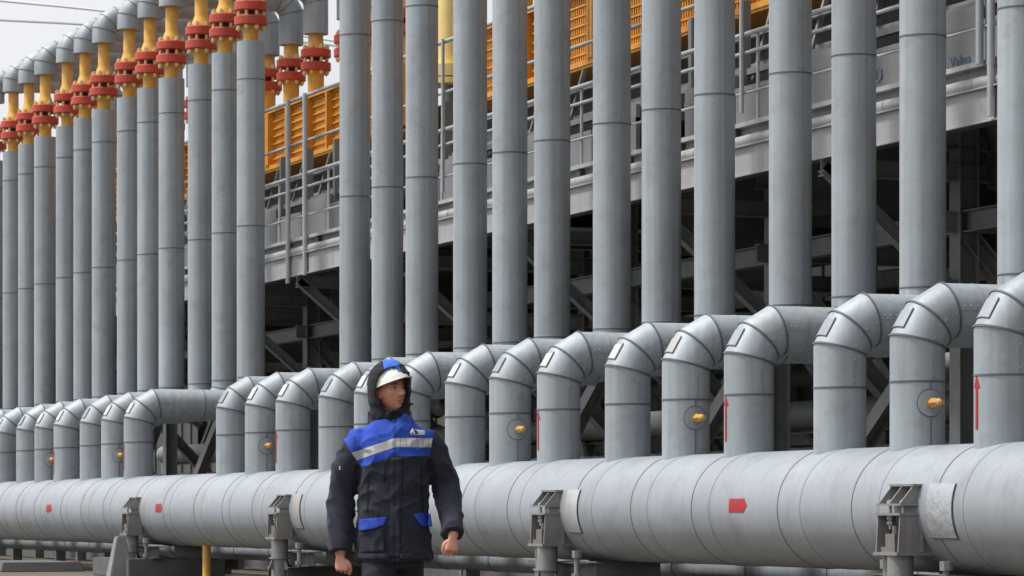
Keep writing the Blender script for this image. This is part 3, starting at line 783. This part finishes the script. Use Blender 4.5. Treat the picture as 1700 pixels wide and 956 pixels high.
def ring_loft(bm, rings, seg=40):
    """rings: list of (center, xdir*rx, ydir*ry, n)"""
    R_ = []
    for c, ax, ay, n_ in rings:
        c, ax, ay = Vector(c), Vector(ax), Vector(ay); v = []
        for k in range(seg):
            a = 2*math.pi*k/seg; ca, sa = math.cos(a), math.sin(a)
            e = 2/n_
            v.append(bm.verts.new(c + ax*math.copysign(abs(ca)**e, ca) + ay*math.copysign(abs(sa)**e, sa)))
        R_.append(v)
    for i in range(len(R_)-1):
        for k in range(seg): bm.faces.new([R_[i][k], R_[i][(k+1)%seg], R_[i+1][(k+1)%seg], R_[i+1][k]])
    bm.faces.new(R_[0][::-1]); bm.faces.new(R_[-1])
def limb(bm, pts, rad, seg=24, sub=6, flat=1.0, fdir=(0,1,0), open_end=False):
    """smooth tapered tube through pts (Catmull-Rom) with rounded ends"""
    pts = [Vector(p) for p in pts]; P = [pts[0]*2-pts[1]]+pts+[pts[-1]*2-pts[-2]]; Rr = [rad[0]]+list(rad)+[rad[-1]]
    out = []; rr = []
    for i in range(1, len(P)-2):
        for s in range(sub):
            t = s/sub; a, b, c, d = P[i-1:i+3]
            out.append(.5*((2*b)+(c-a)*t+(2*a-5*b+4*c-d)*t*t+(3*b-a-3*c+d)*t**3))
            a, b, c, d = Rr[i-1:i+3]; rr.append(.5*((2*b)+(c-a)*t+(2*a-5*b+4*c-d)*t*t+(3*b-a-3*c+d)*t**3))
    out.append(pts[-1]); rr.append(rad[-1])
    d0 = (out[1]-out[0]).normalized(); d1 = (out[-1]-out[-2]).normalized()
    out = [out[0]-d0*rr[0]*k for k in (.98,.8,.45)]+out+([] if open_end else [out[-1]+d1*rr[-1]*k for k in (.45,.8,.98)])
    rr = [rr[0]*k for k in (.2,.6,.89)]+rr+([] if open_end else [rr[-1]*k for k in (.89,.6,.2)])
    rings = []; F_ = Vector(fdir)
    for i, p in enumerate(out):
        d = (out[min(i+1,len(out)-1)]-out[max(i-1,0)]).normalized()
        x = d.cross(F_).normalized(); y = x.cross(d).normalized()
        rings.append((p, x*rr[i], y*rr[i]*flat, 2))
    ring_loft(bm, rings, seg)
def remesh(bm, voxel, smooth=4, name='tmp'):
    bmesh.ops.recalc_face_normals(bm, faces=bm.faces)
    me = bpy.data.meshes.new(name); bm.to_mesh(me); bm.free()
    o = bpy.data.objects.new(name, me); col.objects.link(o)
    md = o.modifiers.new('r', 'REMESH'); md.mode = 'VOXEL'; md.voxel_size = voxel; md.adaptivity = 0
    if smooth: ms = o.modifiers.new('s', 'SMOOTH'); ms.factor = .5; ms.iterations = smooth
    bpy.context.view_layer.update()
    me2 = bpy.data.meshes.new_from_object(o.evaluated_get(bpy.context.evaluated_depsgraph_get()))
    bpy.data.objects.remove(o); return me2
def finish(me, name, m, parent, loc=None, rot=None):
    me.name = name; me.materials.clear(); me.materials.append(M[m]); me.polygons.foreach_set('use_smooth', [True]*len(me.polygons)); me.update()
    o = bpy.data.objects.new(name, me); col.objects.link(o); o.parent = parent
    if loc is not None: o.location = loc
    if rot is not None: o.rotation_euler = rot
    return o
def wrinkle(me, fn):
    me.update(); vs = [v.co.copy() for v in me.vertices]; ns = [v.normal.copy() for v in me.vertices]
    for v, c, nn in zip(me.vertices, vs, ns): v.co = c + nn*fn(c)
def ridge(p):
    r = max(0, 1-abs(noise.noise(p))*2.6); return r*r

# --- arms
SLv = [(-.190,.0,1.430), (-.250,.015,1.32), (-.292,.03,1.165), (-.301,-.01,.985), (-.297,-.06,.825)]
SRv = [(.168,.0,1.440), (.232,.03,1.335), (.285,.05,1.18), (.308,-.06,1.05), (.325,-.17,.925)]
# --- jacket
bm = bmesh.new()
X, Yv = Vector((1,0,0)), Vector((0,1,0))
tors = [(.775,-.006,.208,.150),(.80,-.006,.213,.156),(.95,-.006,.207,.155),(1.10,-.004,.198,.148),(1.22,-.003,.193,.147),(1.34,.0,.196,.150),
        (1.42,.0,.203,.147),(1.47,.0,.195,.135),(1.507,.0,.176,.122),(1.540,-.005,.138,.108),(1.570,-.012,.108,.095),(1.59,-.016,.085,.08)]
ring_loft(bm, [((cx,.0,z), X*rx, Yv*ry, 2.35) for z, cx, rx, ry in tors], 56)
limb(bm, SLv, (.084,.086,.080,.075,.067), 28, open_end=True)
limb(bm, SRv, (.082,.083,.077,.070,.063), 28, open_end=True)
me = remesh(bm, .0075, 5)
def jw(c):
    arm = abs(c.x) > .215
    if arm:
        q = Vector((c.x*6, c.y*7, c.z*9 + c.x*11)); d = .013*(ridge(q)-.4) + .004*noise.noise(Vector((c.x*14,c.y*14,c.z*26+c.x*20)))
    else:
        q = Vector((c.x*7 + c.z*3, c.y*5, c.z*5)); d = .012*(ridge(q)-.4) + .009*(ridge(Vector((c.x*8-c.z*5+3, c.y*8, c.z*9+c.x*4)))-.4) + .004*noise.noise(Vector((c.x*9+c.z*6, c.y*10, c.z*17)))
        d -= .0025*math.exp(-((c.z-1.115)/.02)**2)          # drawcord at the waist
        d -= .004*math.exp(-((c.x-.010)/.006)**2)*(c.y < 0) # front closing
        d += .005*math.exp(-((c.z-.80)/.02)**2)
    return d
wrinkle(me, jw)
jacket = finish(me, 'jacket', 'jacket', person)
from mathutils.bvhtree import BVHTree
bpy.context.view_layer.update()
bvh = BVHTree.FromPolygons([v.co.copy() for v in me.vertices], [tuple(p.vertices) for p in me.polygons])
def front(x, z, off=.004, d=None):
    h = bvh.ray_cast(Vector((x, -1, z)), Vector((0,1,0)))
    return (h[0].y if h[0] else -.15) - off
def patch(name, m, parent, corners, off=.004, th=.006, nu=14, nv=8, edge=None):
    """cloth patch draped on the front; corners tl, tr, br, bl in (x,z)"""
    bm = bmesh.new(); tl, tr, br, bl = [Vector(c).to_3d() for c in corners]; G = []
    for j in range(nv+1):
        row = []
        for i in range(nu+1):
            u, v = i/nu, j/nv
            p = (tl*(1-u)+tr*u)*(1-v) + (bl*(1-u)+br*u)*v
            z = p.y + (edge(u, v) if edge else 0)
            bulge = .006*math.sin(math.pi*u)*v if th > .004 else 0
            row.append(((p.x, front(p.x, z, off)-bulge, z)))
        G.append(row)
    A = [[bm.verts.new(p) for p in row] for row in G]; B = [[bm.verts.new((p[0], p[1]-th, p[2])) for p in row] for row in G]
    for j in range(nv):
        for i in range(nu):
            bm.faces.new([A[j][i], A[j+1][i], A[j+1][i+1], A[j][i+1]]); bm.faces.new([B[j][i], B[j][i+1], B[j+1][i+1], B[j+1][i]])
    for j in range(nv):
        bm.faces.new([A[j][0], B[j][0], B[j+1][0], A[j+1][0]]); bm.faces.new([A[j][nu], A[j+1][nu], B[j+1][nu], B[j][nu]])
    for i in range(nu):
        bm.faces.new([A[0][i], A[0][i+1], B[0][i+1], B[0][i]]); bm.faces.new([A[nv][i], B[nv][i], B[nv][i+1], A[nv][i+1]])
    bmesh.ops.recalc_face_normals(bm, faces=bm.faces)
    me = bpy.data.meshes.new(name); bm.to_mesh(me); bm.free(); return finish(me, name, m, parent)
def L2(px, py): return ((px-655)/300, EYE+(850-py)/300)
patch('pocket_flap', 'blue', jacket, (L2(598,862), L2(645,858), L2(640,871), L2(597,881)), edge=lambda u,v: -.008*v*math.sin(math.pi*u))
patch('pocket_flap', 'blue', jacket, (L2(688,853), L2(716,852), L2(719,874), L2(700,873)))
patch('pocket', 'navy', jacket, (L2(599,884), L2(640,874), L2(640,915), L2(600,918)), th=.004)
patch('front_placket', 'navy', jacket, (L2(651,760), L2(669,760), L2(665,924), L2(648,924)), th=.004, nv=40)
patch('hem_band', 'navy', jacket, (L2(592,918), L2(649,919), L2(649,928), L2(592,927)), th=.003)
patch('hem_band', 'navy', jacket, (L2(666,919), L2(713,918), L2(713,927), L2(666,928)), th=.003)
patch('chest_seam', 'black', jacket, (L2(611,790), L2(613,790), L2(612,852), L2(610,852)), th=.001)
patch('chest_seam', 'black', jacket, (L2(700,770), L2(702,770), L2(704,850), L2(702,850)), th=.001)
patch('chest_zip', 'black', jacket, (L2(640,765), L2(643,765), L2(641,800), L2(638,800)), th=.002)
# chest badge: white flame and name plate
def drape(o, off=.006):
    for v in o.data.vertices:
        y = front(v.co.x, v.co.z, off); v.co.y = y + v.co.y
def flat_poly(name, m, parent, pts, off, th=.0015):
    bm = bmesh.new(); vs = [bm.verts.new((x, 0, z)) for x, z in pts]; f = bm.faces.new(vs)
    bmesh.ops.triangulate(bm, faces=[f]); bmesh.ops.subdivide_edges(bm, edges=bm.edges[:], cuts=1, use_grid_fill=False)
    for v in bm.verts: v.co.y = front(v.co.x, v.co.z, off)
    r_ = bmesh.ops.extrude_face_region(bm, geom=bm.faces[:])
    for e in r_['geom']:
        if isinstance(e, bmesh.types.BMVert): e.co.y -= th
    bmesh.ops.recalc_face_normals(bm, faces=bm.faces)
    me = bpy.data.meshes.new(name); bm.to_mesh(me); bm.free(); return finish(me, name, m, parent)
bx, bz = L2(695, 717)
badge = flat_poly('name_badge', 'mark', jacket, [(bx-.028, bz+.012), (bx+.036, bz+.008), (bx+.036, bz-.020), (bx-.026, bz-.020)], .004)
fl = [(0,.0),(.009,.004),(.012,.013),(.008,.022),(.009,.030),(.002,.024),(.000,.040),(-.006,.030),(-.011,.020),(-.013,.010),(-.008,.002)]
flat_poly('flame_emblem', 'mark', badge, [(bx-.030+x, bz-.020+z) for x, z in fl], .006)
ri = [(-.004+.0072*math.cos(a), .0085+.0062*math.sin(a)) for a in [R(40+k*28) for k in range(11)]]
ri2 = [(-.004+.0048*math.cos(a), .0085+.0038*math.sin(a)) for a in [R(40+k*28) for k in range(11)]][::-1]
flat_poly('flame_ring', 'ink', badge, [(bx-.027+x, bz-.020+z) for x, z in ri+ri2], .0085, .001)
t_ = text_obj('ГАЗПРОМ', .0135, (0,0,0), (0,0,0), badge, 'ink', 'lettering', .0003)
for v in t_.data.vertices:
    x, y = v.co.x, v.co.y; X_ = bx+.008+x*.75; Z_ = bz-.006+y; v.co = (X_, front(X_, Z_, .0065), Z_)
# sleeve patch
bm = bmesh.new()
for (px, py, w_, h_) in ((565,776,.004,.008),(565,779,.007,.004)):
    x, z = L2(px, py); y = front(x, z, .003); bmesh.ops.create_cube(bm, size=1, matrix=Matrix.Translation((x,y,z)) @ Matrix.Diagonal((w_*1.4, .004, h_*1.4, 1)))
me = bpy.data.meshes.new('sleeve_patch'); bm.to_mesh(me); bm.free(); finish(me, 'sleeve_patch', 'mark', jacket)

# --- trousers and boots
bm = bmesh.new()
ring_loft(bm, [((-.005,.0,.74),X*.165,Yv*.12,2.2),((-.005,.0,.85),X*.175,Yv*.125,2.2),((-.005,0,1.02),X*.165,Yv*.115,2.2)], 32)
limb(bm, [(-.085,-.02,.84),(-.095,-.13,.50),(-.10,-.17,.12)], (.098,.082,.066), 24)
limb(bm, [(.078,.03,.84),(.075,.12,.50),(.075,.30,.17)], (.092,.076,.064), 24)
me = remesh(bm, .012, 4); wrinkle(me, lambda c: .006*(ridge(Vector((c.x*8,c.y*8,c.z*7)))-.5)); finish(me, 'trousers', 'trouser', person)
for x, y, z, tilt in ((-.10,-.22,0,0),(.075,.28,.04,-.35)):
    bm = bmesh.new()
    rot = Matrix.Rotation(tilt, 4, 'X')
    rings = []
    for q, wd, ht in ((.11,.030,.03),(.095,.038,.06),(.04,.042,.10),(-.03,.046,.085),(-.10,.050,.06),(-.15,.042,.05),(-.175,.02,.03)):
        rings.append((rot @ Vector((0,q,ht/2)) + Vector((x,y,z+.004)), X*wd, (rot @ Vector((0,0,1)))*(ht/2), 2.6))
    ring_loft(bm, rings, 24); limb(bm, [Vector((x,y+.05,z+.08)),Vector((x,y+.05,z+.20))], (.052,.058), 20, 3)
    finish(remesh(bm, .008, 3), 'boot', 'black', person)

# --- body: head, neck, trunk, arms, hands and legs in one skin
bm = bmesh.new()
HC = Vector((-.018, -.005, 1.712)); HR_ = Euler((R(-4), R(-3), R(36)), 'XYZ').to_matrix().to_4x4(); HM = Matrix.Translation(HC) @ HR_
def G(a, s): return math.exp(-(a/s)**2)
ret = bmesh.ops.create_icosphere(bm, subdivisions=5, radius=1)
hv = ret['verts']
for v in hv:
    d = v.co.normalized(); x, y, z = d.x*.075, d.y*.096, d.z*.117
    if d.z < 0: x *= 1-.30*(-d.z)**1.5; y = y*(1-.12*(-d.z)) if y > 0 else y
    if d.y < 0:
        X0, Z0 = x, z; f = 0
        if abs(X0) < .05:
            nz = 0 if Z0 > .032 or Z0 < -.036 else ((.032-Z0)/.052 if Z0 > -.020 else (Z0+.036)/.016)
            f += .034*G(X0, .0125)*max(0, min(1, nz))
            f += .006*G(abs(X0)-.012, .008)*G(Z0+.022, .009)
        f -= .011*G(abs(X0)-.031, .016)*G(Z0-.020, .013)
        f += .005*G(Z0-.042, .010)*G(X0, .05)
        f += .007*G(X0, .022)*G(Z0+.050, .006) + .006*G(X0, .019)*G(Z0+.061, .006) - .004*G(X0,.026)*G(Z0+.0555,.003)
        f += .015*G(X0, .022)*G(Z0+.090, .018)
        f += .004*G(abs(X0)-.050, .018)*G(Z0+.004, .018)
        y -= f
        if Z0 < -.02: y += .004*G(abs(X0)-.04, .018)
    v.co = HM @ Vector((x, y, z))
for s in (-1, 1):
    r2 = bmesh.ops.create_icosphere(bm, subdivisions=3, radius=1)['verts']
    for v in r2:
        c = v.co.copy(); dent = .35 if (c.x*s > .3 and (c.y**2+c.z**2) < .3) else 1
        v.co = HM @ Vector((s*.075+c.x*.010*dent + s*max(0,c.y)*.008, .010+c.y*.018, -.004+c.z*.032))
limb(bm, [(-.01,.03,1.44),(-.01,.018,1.54),(-.01,.012,1.66)], (.062,.057,.056), 24)
ring_loft(bm, [((0,.0,z), X*rx, Yv*ry, 2.2) for z, rx, ry in ((.84,.14,.09),(.92,.15,.10),(1.05,.135,.09),(1.20,.15,.10),(1.36,.16,.105),(1.44,.15,.09),(1.49,.08,.06))], 36)
limb(bm, SLv, (.055,.05,.043,.04,.031), 20); limb(bm, SRv, (.055,.05,.043,.04,.031), 20)
limb(bm, [(-.085,-.02,.88),(-.095,-.13,.50),(-.10,-.17,.10)], (.08,.058,.038), 20); limb(bm, [(.078,.03,.88),(.075,.12,.50),(.075,.30,.14)], (.08,.058,.038), 20)
def hand(bm, wrist, fwd, side, palm_n, thumb_side, curl, k=.86):
    """fwd: wrist->knuckles, side: across the palm towards the thumb, palm_n: where the palm faces"""
    w_, f_, s_, p_ = Vector(wrist), Vector(fwd).normalized(), Vector(side).normalized(), Vector(palm_n).normalized()
    rings = []
    for t, wd, th in ((-.03,.027,.020),(.0,.029,.020),(.03,.039,.017),(.06,.043,.016),(.082,.042,.014),(.092,.036,.010)):
        rings.append((w_+f_*t*k, s_*wd*k, p_*th*k, 2.6))
    ring_loft(bm, rings, 24)
    for i, (off, ln) in enumerate(((.036,.92),(.0125,1.0),(-.0125,.94),(-.036,.75))):
        a = 0; p = w_+f_*.078*k+s_*off*k; pts = [p-f_*.01]; L_ = [.046*ln*k,.029*ln*k,.022*ln*k]
        for j, (cl, ll) in enumerate(zip(curl, L_)):
            a += R(cl + i*5); d = f_*math.cos(a)+p_*math.sin(a); p = p+d*ll; pts.append(p)
        limb(bm, pts, (.0076,.0071,.0066,.0058), 12, 4)
    p = w_+f_*.014+s_*.024
    limb(bm, [p-s_*.012, p+s_*.018+f_*.022+p_*.006, p+s_*.022+f_*.052+p_*.018, p+s_*.012+f_*.074+p_*.030], (.014,.0125,.0105,.008), 14, 4)
wl = Vector(SLv[-1]) + Vector((.002,-.010,-.022)); hand(bm, wl, (.12,-.22,-1), (1,-.25,-.05), (.2,1,-.25), 1, (62,72,45))
wr = Vector(SRv[-1]) + Vector((.0,-.020,-.018)); hand(bm, wr, (-.10,-.40,-1), (-1,-.35,.1), (-.15,1,-.5), -1, (52,70,45))
me = remesh(bm, .0028, 2)
body = finish(me, 'body', 'skin', person)
bpy.context.view_layer.update()

# --- face details
def hp_(x, y, z): return HM @ Vector((x, y, z))
for s in (-1, 1):
    bm = bmesh.new(); bmesh.ops.create_uvsphere(bm, u_segments=20, v_segments=14, radius=.0125, matrix=Matrix.Translation(hp_(s*.031, -.0705, .019)))
    me = bpy.data.meshes.new('eye'); bm.to_mesh(me); bm.free(); e = finish(me, 'eye', 'eyew', body)
    bm = bmesh.new(); g_ = (HR_.to_3x3() @ Vector((.15,-1,-.02))).normalized(); c_ = hp_(s*.031, -.0705, .019)+g_*.0098
    bmesh.ops.create_uvsphere(bm, u_segments=14, v_segments=10, radius=.0068, matrix=Matrix.Translation(c_)); me = bpy.data.meshes.new('iris'); bm.to_mesh(me); bm.free(); finish(me, 'iris', 'iris', e)
    bm = bmesh.new(); limb(bm, [hp_(s*.014,-.0925,.036), hp_(s*.030,-.0900,.041), hp_(s*.047,-.0770,.037)], (.0025,.0034,.002), 8, 4)
    me = bpy.data.meshes.new('eyebrow'); bm.to_mesh(me); bm.free(); finish(me, 'eyebrow', 'hair', body)
    bm = bmesh.new(); limb(bm, [hp_(s*.017,-.0800,.021), hp_(s*.031,-.0845,.0265), hp_(s*.045,-.0755,.021)], (.0018,.0026,.0015), 8, 4)
    me = bpy.data.meshes.new('eyelid'); bm.to_mesh(me); bm.free(); finish(me, 'eyelid', 'skin', body)
for zz, r_ in ((-.0500,.0036),(-.0600,.0042)):
    bm = bmesh.new(); limb(bm, [hp_(-.021,-.0790,-.0555), hp_(-.009,-.0945,zz), hp_(.009,-.0945,zz), hp_(.021,-.0790,-.0555)], (.0015,r_,r_,.0015), 8, 4)
    me = bpy.data.meshes.new('lip'); bm.to_mesh(me); bm.free(); finish(me, 'lip', 'lip', body)

# --- helmet
bm = bmesh.new()
seg = 48; prof = []
for i in range(13):
    a = R(90*i/12); prof.append((math.cos(a), math.sin(a)))
rings = []
for sc, up in ((1, 0), (.955, -.002)):
    rs = []
    for c_, s_ in prof[:-1]:
        rs.append([bm.verts.new((math.cos(2*math.pi*k/seg)*.104*c_*sc, math.sin(2*math.pi*k/seg)*.128*c_*sc, s_*.098*sc+up)) for k in range(seg)])
    top = bm.verts.new((0,0,.098*sc+up)); rings.append((rs, top))
    for i in range(len(rs)-1):
        for k in range(seg): bm.faces.new([rs[i][k], rs[i][(k+1)%seg], rs[i+1][(k+1)%seg], rs[i+1][k]])
    for k in range(seg): bm.faces.new([rs[-1][k], rs[-1][(k+1)%seg], top])
# brim all round, long at the front
ob = []; ob2 = []
for k in range(seg):
    a = 2*math.pi*k/seg; fr = max(0, -math.sin(a))**2.2; ext = .006+.044*fr
    ob.append(bm.verts.new((math.cos(a)*(.104+.006+.010*fr), math.sin(a)*(.128+ext), -.004-.006*fr)))
    ob2.append(bm.verts.new((math.cos(a)*(.104+.005+.010*fr), math.sin(a)*(.128+ext-.001), -.008-.006*fr)))
o0, i0 = rings[0][0][0], rings[1][0][0]
for k in range(seg):
    k2 = (k+1)%seg
    bm.faces.new([o0[k], ob[k], ob[k2], o0[k2]]); bm.faces.new([ob[k], ob2[k], ob2[k2], ob[k2]]); bm.faces.new([ob2[k], i0[k], i0[k2], ob2[k2]])
for dx in (-.022, 0, .022):       # ridges on the crown
    pts = [(dx, -math.cos(R(a))*.125, math.sin(R(a))*.0955) for a in range(40, 150, 10)]; limb(bm, pts, [.005]*len(pts), 8, 2, .6, (1,0,0))
bmesh.ops.recalc_face_normals(bm, faces=bm.faces)
me = bpy.data.meshes.new('helmet'); bm.to_mesh(me); bm.free()
HEL = Matrix.Translation(HC + Vector((-.006,.0,.044))) @ Euler((R(-16), R(-11), R(36)), 'XYZ').to_matrix().to_4x4()
helmet = finish(me, 'helmet', 'white', person); helmet.matrix_local = HEL
me.set_sharp_from_angle(angle=R(40))
bm = bmesh.new()
for k, (dx, w_) in enumerate(((-.013,.006),(-.003,.008),(.010,.006))):
    x = .012+dx; y = -.122*.93; bmesh.ops.create_cube(bm, size=1, matrix=Matrix.Translation((x,-.1185,.043)) @ Matrix.Rotation(R(-32),4,'X') @ Matrix.Diagonal((w_, .003, .010, 1)))
me = bpy.data.meshes.new('helmet_mark'); bm.to_mesh(me); bm.free(); finish(me, 'helmet_mark', 'ink', helmet)

# --- hood with stand-up collar
def ellip(name, r, loc, rot=None, sub=5, fn=None):
    bm = bmesh.new(); bmesh.ops.create_icosphere(bm, subdivisions=sub, radius=1)
    for v in bm.verts:
        if fn: v.co = fn(v.co)
        v.co = Vector((v.co.x*r[0], v.co.y*r[1], v.co.z*r[2])) + Vector(loc)
    me = bpy.data.meshes.new(name); bm.to_mesh(me); bm.free(); o = bpy.data.objects.new(name, me); col.objects.link(o); return o
HO = Vector((-.030, .028, 1.722)); HOY = R(9)
bm = bmesh.new()
outer = []
for z, rx, ry, cy in ((-.215,.112,.106,.0),(-.19,.116,.110,-.004),(-.15,.116,.116,-.008),(-.11,.113,.120,-.006),(-.06,.115,.134,0),(.0,.122,.150,0),(.05,.123,.156,0),(.10,.112,.148,0),(.14,.082,.115,.0),(.165,.05,.07,.0),(.175,.02,.03,0)):
    outer.append(((.0, cy, z), X*rx, Yv*ry, 2.15))
ring_loft(bm, outer, 48)
bmesh.ops.recalc_face_normals(bm, faces=bm.faces)
me_o = bpy.data.meshes.new('hood_outer'); bm.to_mesh(me_o); bm.free(); ho = bpy.data.objects.new('hood_outer', me_o); col.objects.link(ho)
c1_ = ellip('cav', (.114,.147,.167), (0,0,0), sub=4)
c2_ = ellip('cut', (.098,.20,.130), (.0,-.20,.004), sub=4)
c3_ = ellip('neck', (.075,.08,.15), (.0,-.0,-.14), sub=3)
bpy.context.view_layer.update()
for c in (c1_, c2_, c3_):
    md = ho.modifiers.new('b', 'BOOLEAN'); md.operation = 'DIFFERENCE'; md.object = c; md.solver = 'EXACT'
md = ho.modifiers.new('r', 'REMESH'); md.mode = 'VOXEL'; md.voxel_size = .0042
ms = ho.modifiers.new('s', 'SMOOTH'); ms.factor = .5; ms.iterations = 3
bpy.context.view_layer.update()
me = bpy.data.meshes.new_from_object(ho.evaluated_get(bpy.context.evaluated_depsgraph_get()))
for o in (ho, c1_, c2_, c3_): bpy.data.objects.remove(o)
wrinkle(me, lambda c: .009*(ridge(Vector((c.x*9, c.y*9, c.z*17)))-.5)*(1.5 if c.z < -.08 else .4) + .003*noise.noise(c*30))
hood = finish(me, 'hood', 'hood', person, HO, (0, 0, HOY))
# padded black rim of the opening, drawcord and toggle
bm = bmesh.new(); pts = []
for k in range(25):
    a = 2*math.pi*k/24; pts.append(Vector((math.cos(a)*.093, 0, .004+math.sin(a)*.125)))
def rim_y(p):
    q = (p.x/.119)**2 + ((p.z)/.175)**2; return -.150*math.sqrt(max(0.12, 1-q))*1.0
P_ = [Vector((p.x, rim_y(p), p.z)) for p in pts[:-1]]
for a_, b_ in zip(P_, P_[1:]+P_[:1]): limb(bm, [a_, (a_+b_)/2, b_], (.0075,.0075,.0075), 8, 2)
me = remesh(bm, .004, 2); finish(me, 'hood_rim', 'black', hood)
bm = bmesh.new(); x, z = L2(684, 690); x2, z2 = L2(686, 706)
limb(bm, [(x-.012, -.10, z+.045), (x, -.125, z+.01), (x2, front(x2, z2, .004), z2)], (.0022,.0022,.0022), 8, 4); me = bpy.data.meshes.new('drawcord'); bm.to_mesh(me); bm.free(); finish(me, 'drawcord', 'black', person)
bm = bmesh.new(); x, z = L2(684, 672); limb(bm, [(x-.012,-.11,z+.002),(x+.004,-.12,z)], (.006,.006), 10, 3); me = bpy.data.meshes.new('toggle'); bm.to_mesh(me); bm.free(); finish(me, 'toggle', 'black', person)
